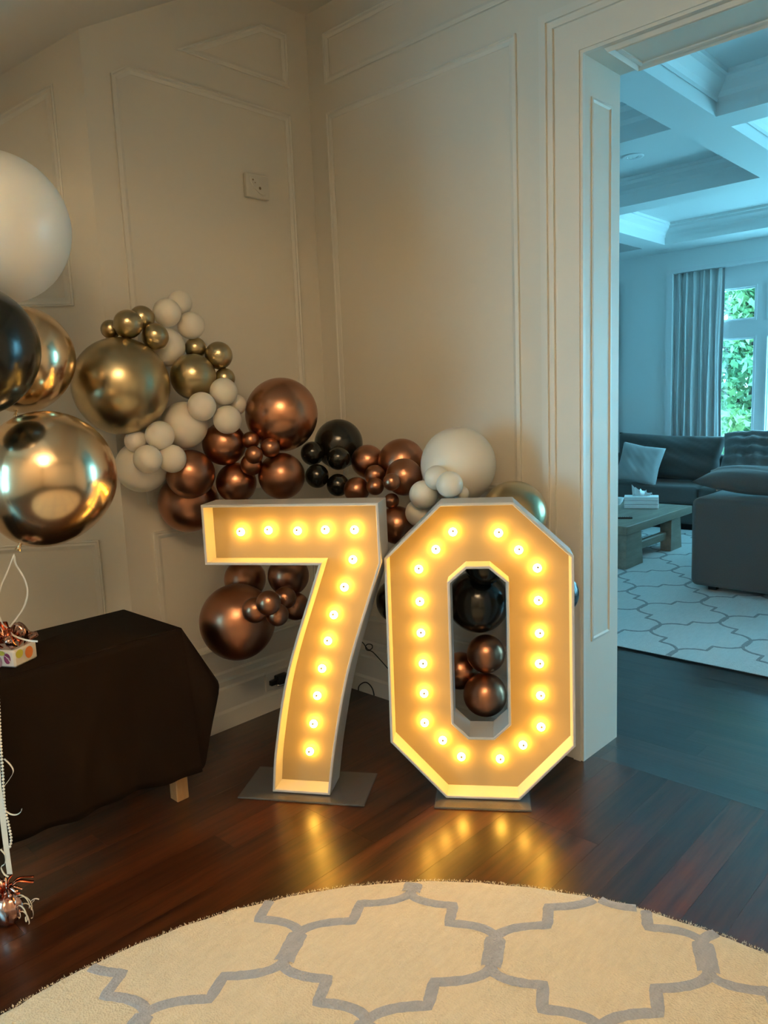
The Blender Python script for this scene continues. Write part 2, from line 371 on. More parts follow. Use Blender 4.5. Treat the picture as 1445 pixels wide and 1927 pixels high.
# ================================================================== living room shell
S('wall_west', MB().box(-4.5, -4.35, JY, YW, 0, 3.7), 'lwall')
b = MB()
for y0, y1, z0, z1 in ((JY, 4.7, 0, 3.7), (6.35, YW, 0, 3.7), (4.7, 6.35, 0, .15), (4.7, 6.35, 2.9, 3.7)): b.box(5.6, 5.75, y0, y1, z0, z1)
S('wall_living_east', b, 'lwall')
Wp = lambda x, y: pl(x, y, 1, YW)
wl = Wp(1267, 518)[0]; wt = Wp(1300, 511)[2]; wr = 5.35
b = MB()
for x0, x1, z0, z1 in ((-4.5, wl, 0, 3.7), (wr, 5.75, 0, 3.7), (wl, wr, wt, 3.7), (wl, wr, 0, .12)): b.box(x0, x1, YW, YW+.3, z0, z1)
S('wall_far', b, 'lwall')
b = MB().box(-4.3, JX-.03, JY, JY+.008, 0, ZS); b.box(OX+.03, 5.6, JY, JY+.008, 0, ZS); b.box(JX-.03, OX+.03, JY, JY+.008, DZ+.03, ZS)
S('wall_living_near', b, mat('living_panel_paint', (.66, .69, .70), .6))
# window casing, units with transom lights
b = MB(); b.box(wl-.075, wl, YW-.02, YW, .12, wt+.02); b.box(wl-.075, wr, YW-.025, YW, wt, wt+.05)
S('trim_12', b, 'glass_frame')
w = struct(bpy.data.objects.new('window_1', None)); col.objects.link(w); w.location = (1.0, YW+.12, .12)
gx0, gx1 = Wp(1365, 700)[0], Wp(1422, 533)[0]; mull = Wp(1441, 520)[0]-gx1; unit = .80
zt1, zt0 = Wp(1400, 536)[2], Wp(1400, 603)[2]; zb1 = Wp(1400, 632)[2]; zb0 = .26
yf = YW+.12; edges = []
fr = MB()
xr = gx1
xs_ = []
for k in range(7):
    x1 = gx1+k*(unit+mull); x0 = x1-unit
    if x1 > wr: break
    xs_.append((max(x0, wl+.05), x1))
fr.box(wl, xs_[0][0], yf-.05, yf+.05, .12, wt)
for (a0, a1), (c0, c1) in zip(xs_, xs_[1:]+[(wr, wr)]): fr.box(a1, c0, yf-.05, yf+.05, .12, wt)
for a0, a1 in xs_:
    for z0, z1 in ((.12, zb0), (zb1, zt0), (zt1, wt)): fr.box(a0, a1, yf-.05, yf+.05, z0, z1)
    for z0, z1 in ((zb0, zb1), (zt0, zt1)):
        for d, yy in ((.018, yf-.062), (.035, yf-.03)):     # stepped sash stops
            fr.box(a0, a0+d, yy, yf, z0, z1); fr.box(a1-d, a1, yy, yf, z0, z1); fr.box(a0+d, a1-d, yy, yf, z0, z0+d); fr.box(a0+d, a1-d, yy, yf, z1-d, z1)
        MB().box(a0, a1, yf+.004, yf+.010, z0, z1).build('pane', 'glass', w, world=True)
fr.build('window_frame', 'glass_frame', w, world=True)
MB().box(wl, wr, YW-.02, YW+.07, .10, .14).build('window_sill', 'glass_frame', w, world=True)
# coffered ceiling (soffit grid with raised coffers)
SC = (ZS-1.6)/1.5
def sx(x): return O[0]+(x-O[0])*SC
def sy(y): return O[1]+(y-O[1])*SC
cxs = [(-3.9, -2.45), (-2.2, -.72), (-.47, 1.10), (1.355, 2.9), (3.15, 4.6)]; cys = [(.55, 1.86), (2.10, 3.44), (3.70, 5.43)]
cxs = [(sx(a), sx(c)) for a, c in cxs]; cys = [(sy(a), sy(c)) for a, c in cys]; cys[0] = (max(cys[0][0], .62), cys[0][1])
b = MB(); gxs = [-4.4]+[q for c in cxs for q in c]+[5.75]; gys = [JY]+[q for c in cys for q in c]+[YW]
for i in range(len(gxs)-1):
    for j in range(len(gys)-1):
        if i % 2 and j % 2: continue
        b.box(gxs[i], gxs[i+1], gys[j], gys[j+1], ZS, ZS+.02)
cl2 = S('ceiling_living', b, 'lwall')
for x0, x1 in cxs:
    for y0, y1 in cys:
        pr = [(0, .02), (0, .085), (.012, .075), (.012, .10), (.03, .125), (.075, .16), (.085, .185), (.10, .19), (.10, .215)]
        vv = []; rect = [(x0, y0), (x1, y0), (x1, y1), (x0, y1)]
        for o_, h in pr:
            vv += [(q[0], q[1], ZS+h) for q in offset_poly(rect, o_)]
        n_ = len(pr); ff = [(k*4+i, k*4+4+i, k*4+4+(i+1) % 4, k*4+(i+1) % 4) for k in range(n_-1) for i in range(4)]+[((n_-1)*4+3, (n_-1)*4+2, (n_-1)*4+1, (n_-1)*4)]
        MB().add(vv, ff).build('coffer', 'lwall', cl2)
def downlight(p, label, grp):
    t = thing('recessed_light', label, 'ceiling light', p, 0, grp)
    MB().lathe([(.045, 0), (.07, -.006), (.085, -.004), (.088, .0)], 28).build('trim_ring', 'glass_frame', t, smooth=True)
    MB().lathe([(0, .012), (.03, .010), (.045, 0)], 24).build('reflector', 'chrome', t, smooth=True)
downlight(tuple(fl(1190, 295, ZS+.213)), 'round recessed ceiling light inside a coffer near the doorway', None)
downlight(tuple(fl(1247, 469, ZS-.001)), 'round recessed ceiling light on the soffit above the curtain wall', None)

# ================================================================== marquee numbers
def letter(name, label, px0, px1, z0, outline, hole, bulbs, plate, depth=.152, rec=.088):
    A, B_ = fl(*px0, z0), fl(*px1, z0); d = (B_-A)[:2]; ang = math.atan2(d[1], d[0])
    t = thing(name, label, 'marquee number', tuple(A[:2])+(0,), ang)
    n = np.array([-math.sin(ang), math.cos(ang), 0]); tu = np.array([math.cos(ang), math.sin(ang), 0]); A0 = np.array([A[0], A[1], 0])
    def band(poly, name, inner):     # wall of the tray following an outline; inner=True for the hole
        w_ = .011; o2 = offset_poly(poly, w_ if not inner else -w_); k = len(poly); vv = []
        e = .0022; pa = offset_poly(poly, e if not inner else -e); pb = offset_poly(poly, (w_-e) if not inner else -(w_-e))
        for pp, yv in ((poly, depth), (poly, e), (pa, 0), (pb, 0), (o2, e), (o2, depth)): vv += [(q[0], yv, q[1]) for q in pp]
        ff = []
        for r_ in range(5):
            for i in range(k):
                j = (i+1) % k; q = (r_*k+i, r_*k+j, r_*k+k+j, r_*k+k+i); ff.append(q if inner else q[::-1])
        MB().add(vv, ff).build(name, 'pvc', t)
        return o2
    inn = band(outline, 'outer_side', False)
    def panel(y, nm, m_, back):
        import mathutils
        if hole is None:
            tri = mathutils.geometry.tessellate_polygon([[Vector((q[0], q[1], 0)) for q in inn]]); pts = inn
        else:
            hh = offset_poly(hole, -.011); tri = mathutils.geometry.tessellate_polygon([[Vector((q[0], q[1], 0)) for q in inn], [Vector((q[0], q[1], 0)) for q in hh]]); pts = list(inn)+list(hh)
        vv = [(q[0], y, q[1]) for q in pts]+[(q[0], y+.006, q[1]) for q in pts]; L = len(pts); ff = []
        for a, b_, c in tri:
            nz = (pts[b_][0]-pts[a][0])*(pts[c][1]-pts[a][1])-(pts[b_][1]-pts[a][1])*(pts[c][0]-pts[a][0])
            if nz < 0: b_, c = c, b_
            ff += [(a, b_, c), (c+L, b_+L, a+L)]
        MB().add(vv, ff).build(nm, m_, t)
    if hole is not None: band(ccw(hole), 'inner_side', True)
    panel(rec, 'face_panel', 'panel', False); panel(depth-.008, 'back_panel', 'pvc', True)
    me = None
    for (x, y) in bulbs:
        r_ = ray(x, y); vb = rec-.0178; tt = ((A0+n*vb-O)@n)/(r_@n); P = O+r_*tt-A0; u_, z_ = P@tu, P[2]
        if me is None:
            me = MB().sphere((0, 0, 0), .0168, 20, 12).mesh('bulb', True); me.materials.append(M['bulb'])
            ms = MB().lathe([(.010, 0), (.012, .004), (.012, .012), (.009, .014)], 16, Matrix.Rotation(R(90), 4, 'X')).mesh('socket', True); ms.materials.append(M['pvc'])
            mt_ = MB().lathe([(.0, .0), (.0042, .001), (.0042, .006), (.0, .0075)], 12, Matrix.Rotation(R(90), 4, 'X')).mesh('bulb_tip', True); mt_.materials.append(M['tip'])
        o = bpy.data.objects.new('bulb', me); col.objects.link(o); o.parent = t; o.location = (u_, vb, z_)
        s_ = bpy.data.objects.new('socket', ms); col.objects.link(s_); s_.parent = o; s_.location = (0, .0178, 0)
        c_ = bpy.data.objects.new('bulb_tip', mt_); col.objects.link(c_); c_.parent = o; c_.location = (.0015, -.0125, .006)
    x0, x1, y0, y1 = plate
    MB().box(x0, x1, y0, y1, 0.0005, .009, .003).build('base_plate', 'plate', t)
    return t
sev_l = spline([(0, .012), (.025, .214), (.098, .543), (.249, .97)], 8)
sev_r = spline([(.246, .012), (.283, .239), (.358, .565), (.499, .979)], 8)
out7 = [tuple(p) for p in sev_r]+[(.497, 1.213), (-.222, 1.213), (-.222, .97)]+[tuple(p) for p in sev_l[::-1]]
B7 = [(453, 1001), (505, 998), (560, 999), (612, 997), (667, 997), (664, 1053), (648, 1105), (628, 1157), (617, 1206), (606, 1258), (597, 1309), (590, 1362), (583, 1414)]
letter('marquee_seven', 'lit white marquee number seven standing on a wide clear base plate', (512.7, 1490), (620.5, 1497), .012, ccw(out7), None, B7, (-.135, .40, -.052, .215))
c0 = .142
out0 = [(c0-.145, .012), (c0+.145, .012), (c0+.361, .243), (c0+.357, .993), (c0+.138, 1.201), (c0-.138, 1.201), (c0-.357, .993), (c0-.361, .243)]
hol0 = [(c0-.047, .272), (c0+.047, .272), (c0+.106, .329), (c0+.106, .892), (c0+.042, .948), (c0-.042, .948), (c0-.106, .892), (c0-.106, .329)]
B0 = [(852, 1001), (820, 1034), (788, 1071), (790, 1132), (792, 1191), (796, 1249), (798, 1305), (799, 1360), (833, 1393), (868, 1424), (938, 1003), (976, 1035), (1011, 1069), (1013, 1130), (1015, 1192), (1015, 1249), (1017, 1309), (1018, 1368), (984, 1402), (941, 1428)]
letter('marquee_zero', 'lit white marquee number zero standing on a narrow clear base plate', (841, 1502), (982, 1506.6), .012, ccw(out0), hol0, B0, (-.047, .330, -.064, .20))

# ================================================================== balloons
def balloon_profile(k, n=28):        # unit balloon, neck towards -z; k = how pear-shaped it is
    pr = []
    for i in range(n+1):
        a = math.pi*i/n; s_ = math.sin(a); c_ = -math.cos(a)
        z = c_*(1+k*.55) if c_ < 0 else c_
        r_ = s_*(1-(k*.28*max(0, -c_)**1.3)); pr.append((max(r_, 0) if 0 < i < n else 0, z))
    return pr
bm = {}
def balloon(label, color, c, r, axis=(0, 0, 1), k=.15, group=None, name='balloon', knot=False, nm_scale=(1, 1, 1)):
    key = (color, k)
    if key not in bm:
        bm[key] = MB().lathe(balloon_profile(k), 40).mesh('balloon', True); bm[key].materials.append(M[color])
    q = Vector((0, 0, 1)).rotation_difference(Vector(axis).normalized())
    if knot:
        base = Vector(c)-Vector(axis).normalized()*r*(1+k*.55)
        t = thing(name, label, 'balloon', tuple(base), 0, group)
        o = bpy.data.objects.new('latex', bm[key]); col.objects.link(o); o.parent = t; o.location = Vector(c)-base
        kn = MB().lathe([(.004, .010), (.0035, .0), (.006, -.006), (.0075, -.011), (.005, -.015), (.009, -.022), (.011, -.026)], 14, q.to_matrix().to_4x4()).build('knot', color, t, smooth=True)
    else:
        o = bpy.data.objects.new(name, bm[key]); col.objects.link(o); o.location = c; tag(o, label, 'balloon', group); t = o
    o.rotation_mode = 'QUATERNION'; o.rotation_quaternion = q; o.scale = (r, r, r)
    return t
GB = [
 ('G', 'gold', 228.4, 725.5, 92, 3.078), ('A1', 'gold', 208, 620, 18.5, 3.078), ('A2', 'gold', 240.8, 610, 27.5, 3.038),
 ('A3', 'gold', 267, 599, 24, 3.129), ('A4', 'gold', 292, 633, 25.5, 3.107), ('W1', 'white', 314.3, 588.5, 27, 3.177),
 ('W2', 'white', 338.7, 570, 23, 3.268), ('W3', 'white', 359, 612.7, 26, 3.267), ('W4', 'white', 313, 653, 36, 3.239),
 ('M', 'gold', 363.6, 709, 44, 3.247), ('S1', 'gold', 368, 655, 20.5, 3.307), ('S2', 'gold', 411.5, 669, 26.5, 3.307),
 ('S3', 'gold', 422.7, 712, 20, 3.328), ('X1', 'white', 420.7, 737, 26.5, 3.236), ('X2', 'white', 379.6, 764.6, 27.5, 3.16),
 ('X3', 'white', 428, 790, 27.5, 3.23), ('X4', 'white', 444, 761.6, 20, 3.32), ('L', 'white', 346.7, 800, 45, 3.245),
 ('Y1', 'white', 300.6, 819.5, 28, 3.11), ('Y2', 'white', 278, 864, 27.5, 3.069), ('Y3', 'white', 324, 863, 27, 3.141),
 ('K', 'white', 267, 878, 50, 3.213), ('K2', 'white', 256, 830, 22, 3.111), ('C1', 'copper', 422, 835, 42, 3.343),
 ('C2', 'copper', 358.5, 892, 47, 3.263), ('C3', 'copper', 355, 945, 58, 3.432), ('C4', 'copper', 444.6, 908.5, 39, 3.392),
 ('C5', 'copper', 529.8, 895.7, 45, 3.37), ('c1', 'copper', 471.6, 828.5, 17, 3.314), ('c2', 'copper', 508.5, 842.7, 19, 3.298),
 ('c3', 'copper', 477.9, 856, 17.5, 3.259), ('c4', 'copper', 473, 874.4, 21, 3.326), ('R', 'rose', 529.8, 779.4, 70, 3.398),
 ('BL', 'black', 637, 834.7, 47, 3.624), ('b1', 'black', 588, 853, 23, 3.511), ('b2', 'black', 636.8, 862.5, 23, 3.487),
 ('b3', 'black', 596.5, 895.7, 23, 3.476), ('b4', 'black', 636, 912.8, 22, 3.476), ('P1', 'copper', 691.7, 868, 32, 3.508),
 ('P2', 'copper', 755.7, 870, 46, 3.438), ('P3', 'copper', 760, 897.6, 36, 3.296), ('P4', 'copper', 671, 922, 25, 3.402),
 ('p1', 'copper', 705.5, 894, 20, 3.354), ('p2', 'copper', 706, 915.6, 17, 3.296), ('p3', 'copper', 736.7, 907, 17, 3.16),
 ('p4', 'copper', 736.7, 942.6, 15, 3.298), ('P5', 'copper', 747, 988, 37, 3.319), ('WB', 'white', 862, 875, 73, 3.244),
 ('w1', 'white', 797, 931, 28, 3.144), ('w2', 'white', 846, 912, 26, 3.024), ('w3', 'white', 821.5, 899, 24, 3.091),
 ('w4', 'white', 868, 928.8, 15, 3.08), ('w5', 'white', 788.6, 965, 27, 3.224), ('T', 'gold', 966.8, 967, 64, 3.12),
 ('k1', 'black', 1048, 1117, 42, 3.097), ('k2', 'black', 750, 1130, 44, 3.35), ('k3', 'black', 899, 1132, 60, 3.223),
 ('k4', 'black', 912, 1062, 40, 3.115), ('q1', 'copper', 914, 1230, 37, 3.198), ('q2', 'copper', 912.5, 1307, 42, 3.205),
 ('q3', 'copper', 866, 1262, 36, 3.302), ('v1', 'copper', 461, 1090, 40, 3.55), ('v2', 'copper', 542.7, 1083, 40, 3.453),
 ('V', 'copper', 447, 1169, 73, 3.33), ('v3', 'copper', 505, 1134.5, 24, 3.06), ('v4', 'copper', 480, 1148, 25, 3.12),
 ('v5', 'copper', 522, 1157, 22, 3.15), ('v6', 'copper', 536, 1125, 22, 3.27), ('v7', 'copper', 556, 1141, 27, 3.419),
]
LBL = {
 'G': ('huge chrome gold balloon touching the angled wall end of the garland', None),
 'A1': ('small gold balloon half hidden behind its cluster mate atop the huge gold balloon', 0),
 'A2': ('front small gold balloon sitting on top of the huge gold balloon', 0),
 'A3': ('small gold balloon wedged between the front gold one and the white trio', 0),
 'A4': ('small gold balloon between the huge gold balloon and a mid-size white one', 0),
 'W1': ('small white balloon of the top trio beside the small gold cluster', 1),
 'W2': ('rearmost and topmost small white balloon at the garland tip', 1),
 'W3': ('small white balloon of the top trio above the small gold pair', 1),
 'W4': ('mid-size white balloon between the gold cluster and the medium gold balloon', None),
 'M': ('medium chrome gold balloon beside the huge gold balloon', None),
 'S1': ('small gold balloon tucked behind the top of the medium gold balloon', 2),
 'S2': ('small gold balloon resting on the shoulder of the medium gold balloon', 2),
 'S3': ('small gold balloon mostly hidden behind a white one by the medium gold balloon', 2),
 'X1': ('topmost small white balloon of the cluster beside the big rose-copper balloon', 3),
 'X2': ('small white balloon in front of the medium white one in its cluster', 3),
 'X3': ('small white balloon resting on the copper balloon under its cluster', 3),
 'X4': ('small white balloon squeezed behind its cluster against the rose-copper balloon', 3),
 'L': ('medium white balloon below the medium gold balloon', None),
 'Y1': ('small white balloon touching the underside of the huge gold balloon', 4),
 'Y2': ('lowest small white balloon of the trio in front of the large pale balloon', 4),
 'Y3': ('small white balloon of the lower trio overlapping a copper balloon', 4),
 'K': ('large pale balloon behind the lower white trio against the wall', None),
 'K2': ('small pale balloon tucked under the huge gold balloon', None),
 'C1': ('medium copper balloon under the white cluster', None),
 'C2': ('medium copper balloon beside the lower white trio', None),
 'C3': ('large copper balloon partly hidden by the corner of the seven\'s bar', None),
 'C4': ('medium copper balloon above the seven below the tiny copper cluster', None),
 'C5': ('medium copper balloon under the big rose-copper balloon beside black ones', None),
 'c1': ('tiny copper balloon touching the copper balloon under the white cluster', 5),
 'c2': ('tiny copper balloon touching the underside of the big rose-copper balloon', 5),
 'c3': ('front tiny copper balloon under the big rose-copper balloon', 5),
 'c4': ('lowest tiny copper balloon under the big rose-copper balloon', 5),
 'R': ('big rose-copper chrome balloon at the crest of the garland', None),
 'BL': ('large black balloon behind the small black ones', None),
 'b1': ('small black balloon touching the big rose-copper balloon', 6),
 'b2': ('small black balloon in front of the large black balloon', 6),
 'b3': ('small black balloon touching the medium copper balloon', 6),
 'b4': ('lowest small black balloon just above the seven\'s top edge', 6),
 'P1': ('medium copper balloon between the black cluster and the tiny copper ones', None),
 'P2': ('large copper balloon against the wall behind the copper cluster', None),
 'P3': ('medium copper balloon touching the big white balloon', None),
 'P4': ('medium copper balloon behind the seven\'s top outer corner', None),
 'p1': ('rear tiny copper balloon above the seven\'s outer corner', 7),
 'p2': ('front tiny copper balloon just above the seven\'s outer corner', 7),
 'p3': ('tiny copper balloon overlapping the medium copper one by the big white balloon', 7),
 'p4': ('lowest tiny copper balloon beside the seven\'s outer corner', 7),
 'P5': ('medium copper balloon between the seven and the zero', None),
 'WB': ('big white balloon above the zero', None),
 'w1': ('small white balloon beside the tiny copper cluster near the zero', 8),
 'w2': ('front small white balloon over the big white balloon above the zero', 8),
 'w3': ('small white balloon pressed between the big white one and its front mates', 8),
 'w4': ('tiny white balloon peeking out under the big white balloon', 8),
 'w5': ('lowest small white balloon behind the zero\'s slanted top edge', 8),
 'T': ('large chrome gold balloon with a blue reflection behind the zero by the door casing', None),
 'k1': ('black balloon peeking out between the zero and the door casing', None),
 'k2': ('black balloon in the gap between the seven and the zero', None),
 'k3': ('large black balloon seen through the middle of the zero', None),
 'k4': ('black balloon at the top of the zero\'s opening', None),
 'q1': ('copper balloon in the zero\'s opening under the black one', None),
 'q2': ('lowest copper balloon in the zero\'s opening', None),
 'q3': ('dark copper balloon half hidden behind the edge of the zero\'s opening', None),
 'v1': ('medium copper balloon under the outer end of the seven\'s bar', None),
 'v2': ('medium copper balloon under the seven\'s bar next to its stem', None),
 'V': ('large copper balloon hanging low beside the seven\'s stem', None),
 'v3': ('front tiny copper balloon by the seven\'s stem', 9),
 'v4': ('tiny copper balloon pressed against the large low copper balloon', 9),
 'v5': ('lowest tiny copper balloon by the seven\'s stem', 9),
 'v6': ('rear tiny copper balloon under the seven\'s bar by the stem', 9),
 'v7': ('small copper balloon half hidden behind the seven\'s stem', 9),
}
GRP = ['small gold balloons atop the huge one', 'white trio at the garland tip', 'small gold balloons by the medium one', 'white cluster by the rose-copper balloon', 'white trio under the huge gold balloon', 'tiny copper balloons under the rose-copper one', 'small black balloons above the seven', 'tiny copper balloons by the corner of the seven', 'small white balloons above the zero', 'tiny copper balloons by the stem of the seven']
def lab(k): a, g = LBL[k]; return a, (None if g is None else GRP[g])
for nm, colr, x, y, r_, d in GB:
    L_, g_ = lab(nm); rr = r_*d/F*.97
    ax = Vector(rng.normal(size=3)).normalized()*.35 - Vector(ray(x, y)).normalized()*.6 + Vector((0, 0, .35))
    if nm in ('G', 'R', 'WB', 'V', 'T', 'BL'): ax = Vector((.1, .1, 1))
    balloon(L_, colr, tuple(at(x, y, d)), rr, ax, .06 if r_ > 40 else .10, g_)

# helium balloons at the left
b_gold = balloon('glossy gold helium balloon tied with cream ribbon to the gift box', 'foil_gold', tuple(at(92, 896, 2.62)), 122*2.62/F, tuple(UP*1.0+RT*.42), .22, None, 'helium_balloon', True)
b_white = balloon('large white helium balloon at the top of the bunch', 'white', tuple(at(-9, 426, 2.55)), 134*2.55/F, tuple(UP*1.0-RT*.10), .10, None, 'helium_balloon', True)
b_black = balloon('glossy black helium balloon in the bunch', 'black', tuple(at(-52, 655, 2.35)), 119*2.35/F, tuple(UP+RT*.05), .14, None, 'helium_balloon', True)
b_gold2 = balloon('glossy gold helium balloon behind the black one', 'foil_gold', tuple(at(42, 672, 2.76)), 94*2.76/F, tuple(UP+RT*.12), .22, None, 'helium_balloon', True)

# ================================================================== table with dark cloth
TZ = .722; tx0, tx1, ty0, ty1 = -.03, .435, -2.55, -1.238
t = thing('side_table', 'oak side table hidden under the dark brown tablecloth', 'table', (.2, -1.9, 0))
MB().box(tx0+.02, tx1-.012, ty0+.02, ty1-.012, TZ-.036, TZ-.006).build('tabletop', 'oak', t, world=True)
for lx0, ly0 in ((.375, -1.312), (.0, -1.312), (.375, -2.5), (.0, -2.5)):
    MB().box(lx0, lx0+.055, ly0, ly0+.055, 0, TZ-.036, .003).build('leg', 'oak', t, world=True)
# cloth: top sheet and skirt with folds, one surface
peri = []   # (edge point, outward dir, s, corner weight)
n1, n2 = 26, 90
for i in range(n1): a = i/(n1-1); peri.append(((tx0+(tx1-tx0)*a, ty1), (0, 1), a*(tx1-tx0), 'side'))
for i in range(1, 14): a = R(90)*(i/14); peri.append(((tx1, ty1), (math.sin(a), math.cos(a)), tx1-tx0, 'corner'))
for i in range(n2): a = i/(n2-1); peri.append(((tx1, ty1-(ty1-ty0)*a), (1, 0), a*(ty1-ty0), 'front'))
rows = 22; vv = []; ff = []
def skirt(e, o_, s_, kind, t_):
    if kind == 'side':
        q = s_/(tx1-tx0); h = (.20+.06*q)*t_; out = .52*h*q**2+.012*math.sin(s_*30)*t_*(1-q)+.02*h
    elif kind == 'corner':
        ang = math.atan2(o_[0], o_[1])/R(90); w_ = 1/(1+math.exp(-(ang-.45)*12)); h = (.26+.328*w_)*t_
        out = (1-w_)*.54*min(h, .26)+w_*.10*h
    else:
        h = .588*t_; out = (.10*math.exp(-s_*7)+.03)*h+(.016*math.sin(s_*15+.6)+.010*math.sin(s_*37+2)+.008*math.sin(s_*7+1))*t_**.8*min(1, s_*8)
        out += .018*math.exp(-((s_-.30-.22*t_)/.05)**2)*math.sin(math.pi*min(1, t_*1.1))
    out += .004
    return (e[0]+o_[0]*out, e[1]+o_[1]*out, TZ-h)
for e, o_, s_, k_ in peri:
    for j in range(rows+1):
        t_ = j/rows; vv.append(skirt(e, o_, s_, k_, t_))
n_ = len(peri)
for i in range(n_-1):
    for j in range(rows): a = i*(rows+1)+j; ff.append((a, a+rows+1, a+rows+2, a+1))
base = len(vv)
for i in range(n_): vv.append((peri[i][0][0], peri[i][0][1], TZ))
vv += [(tx0, ty0, TZ)]
ff.append(tuple([base+i for i in range(n_-1, -1, -1)]+[len(vv)-1])[::-1])
cl = MB().add(vv, ff).build('tablecloth', 'cloth', None, smooth=True, sharp=50)
so = cl.modifiers.new('thickness', 'SOLIDIFY'); so.thickness = .002; so.offset = 0
tag(cl, 'dark brown tablecloth hanging in folds over the side table', 'tablecloth')

# gift box with print and foil bow
gp = fl(29.5, 1258, TZ+.001); ga = math.atan2(RT[1], RT[0])-.25
t = thing('gift_box', 'small wrapped gift box with balloon print and rose foil bow', 'gift box', (gp[0], gp[1], TZ+.002), ga)
gw, gd, gh = .15, .115, .062
M['wrap'] = mat('white_wrapping', (.80, .76, .70), .35)
for nm_, c_ in (('print_plum', (.25, .04, .12)), ('print_mauve', (.42, .25, .30)), ('print_lime', (.55, .55, .08)), ('print_orange', (.75, .22, .06))): M[nm_] = mat(nm_, c_, .4)
MB().box(-gw, 0, 0, gd, 0, gh, .006).build('wrapping', 'wrap', t)
def oval(nm_, m_, c_, rx, rz, face):
    vv = []; n_ = 18
    for i in range(n_):
        a = 2*math.pi*i/n_; dx = rx*math.cos(a); dz = rz*math.sin(a)*(1.0 if math.sin(a) > 0 else 1.15)
        vv.append((c_[0]+dx, -.0008, c_[1]+dz) if face == 'f' else (.0008, c_[0]+dx, c_[1]+dz))
    return MB().add(vv, [tuple(range(n_))]).build(nm_, m_, t)
oval('printed_balloon', 'print_plum', (-.030, .034), .014, .018, 'f'); oval('printed_balloon', 'print_mauve', (-.068, .022), .016, .020, 'f')
oval('printed_balloon', 'print_lime', (-.052, .052), .014, .008, 'f'); oval('printed_balloon', 'print_orange', (.072, .036), .020, .020, 's'); oval('printed_balloon', 'print_lime', (.025, .045), .018, .014, 's')
for i in range(4):
    MB().strip([(-.040+i*.007, -.0014, .040-i*.006+.004), (-.020+i*.0005, -.0014, .030-i*.006+.002)], .0016, (0, 0, 1), .0004).build('printed_stripe', 'wrap', t)
for i in range(14):
    a = i*.9; rr = .05+.022*(i % 3); up = .035+.016*(i % 4)
    pts = spline([(-.055, .045, gh+.002), (-.055+rr*.45*math.cos(a), .045+rr*.45*math.sin(a), gh+up), (-.055+rr*math.cos(a), .045+rr*math.sin(a), gh+up*.75), (-.055+rr*.8*math.cos(a+.3), .045+rr*.8*math.sin(a+.3), gh+.006)], 5)
    MB().strip(pts, .024, (-math.sin(a), math.cos(a), .2), .0006).build('bow_loop', 'foil_red' if i % 3 == 0 else 'foil', t, smooth=True)
# cream ribbons from the gold balloon's knot down to the bow
kd = 2.62; side = tuple(RT*.8+UP*.2)
def pxpts(l, d0, d1):
    n_ = len(l); return spline([at(x, y, d0+(d1-d0)*i/(n_-1)) for i, (x, y) in enumerate(l)], 8)
kd1 = float((np.array([gp[0], gp[1], TZ+.06])-O)@FW)+.04
o = MB().strip(pxpts([(27, 1046), (30, 1062), (44, 1085), (52, 1112), (46, 1140), (32, 1162), (18, 1180)], 2.62, kd1), .0062, side).build('curling_ribbon', 'ribbon'); tag(o, 'cream curling ribbon bowed outward from gold balloon knot to gift bow', 'ribbon')
o = MB().strip(pxpts([(27, 1042), (14, 1075), (2, 1105), (-6, 1140), (4, 1172), (14, 1182)], 2.62, kd1), .005, side).build('curling_ribbon', 'ribbon'); tag(o, 'thin cream ribbon running straight from gold balloon knot to gift bow', 'ribbon')
o = MB().strip(pxpts([(17, 1187), (26, 1196), (44, 1203), (58, 1206), (71, 1207)], kd1-.01, kd1-.03), .0062, tuple(UP)).build('curling_ribbon', 'ribbon'); tag(o, 'loose cream ribbon tail lying out from the gift bow', 'ribbon')

# balloon weight, ribbon bundle, pearl strand
wd = 2.40; wp = fl(16, 1738)
wroot = thing('balloon_weight', 'rose foil wrapped balloon weight with shredded foil tuft on the floor', 'balloon weight', (wp[0], wp[1], 0))
prof = []
for i in range(15):
    a = math.pi*i/14; prof.append((.046*math.sin(a)**.9*(1 if a > .8 else .92+.1*a), .046-.052*math.cos(a)+.006))
prof[0] = (0, 0.0006); prof[-1] = (0, .104); b = MB(); b.lathe(prof, 28)
b.v = [(x*(1+.10*math.sin(9*math.atan2(y, x))+.05*math.sin(17*math.atan2(y, x)+z*60)), y*(1+.10*math.sin(9*math.atan2(y, x))), z) for x, y, z in b.v]
b.build('foil_wrap', 'foil', wroot, smooth=True, sharp=35)
for i in range(26):
    a = rng.uniform(0, 6.28); l_ = rng.uniform(.04, .085); e = rng.uniform(.3, 1.2)
    p0 = np.array([.006*math.cos(a), .006*math.sin(a), .098]); out = np.array([math.cos(a), math.sin(a), 0])
    pts = spline([p0, p0+out*l_*.35*e+np.array([0, 0, l_*.5]), p0+out*l_*.9*e+np.array([0, 0, l_*.75-.03*e])], 4)
    MB().strip(pts, rng.uniform(.006, .012), (-out[1], out[0], .4), .0005).build('foil_shred', 'foil_red' if i % 3 else 'foil', wroot, smooth=True)
for k in range(5):
    ang = math.atan2(RT[1], RT[0])+rng.uniform(-.5, .3); out = np.array([math.cos(ang), math.sin(ang), 0]); pts = []
    for i in range(40):
        s_ = i/39; rr = .012+.012*s_; th = 9*s_+k
        pts.append(np.array([0, 0, .05+.01*k])+out*(.03+.07*s_*(.5+.12*k)+rr*math.sin(th)*.5)+np.array([0, 0, rr*math.cos(th)-.035*s_]))
    pts = [np.array([p[0], p[1], max(p[2], .004)]) for p in pts]
    MB().strip(pts, .0045, (-out[1], out[0], .1), .0006).build('ribbon_curl', 'ribbon', wroot, smooth=True)
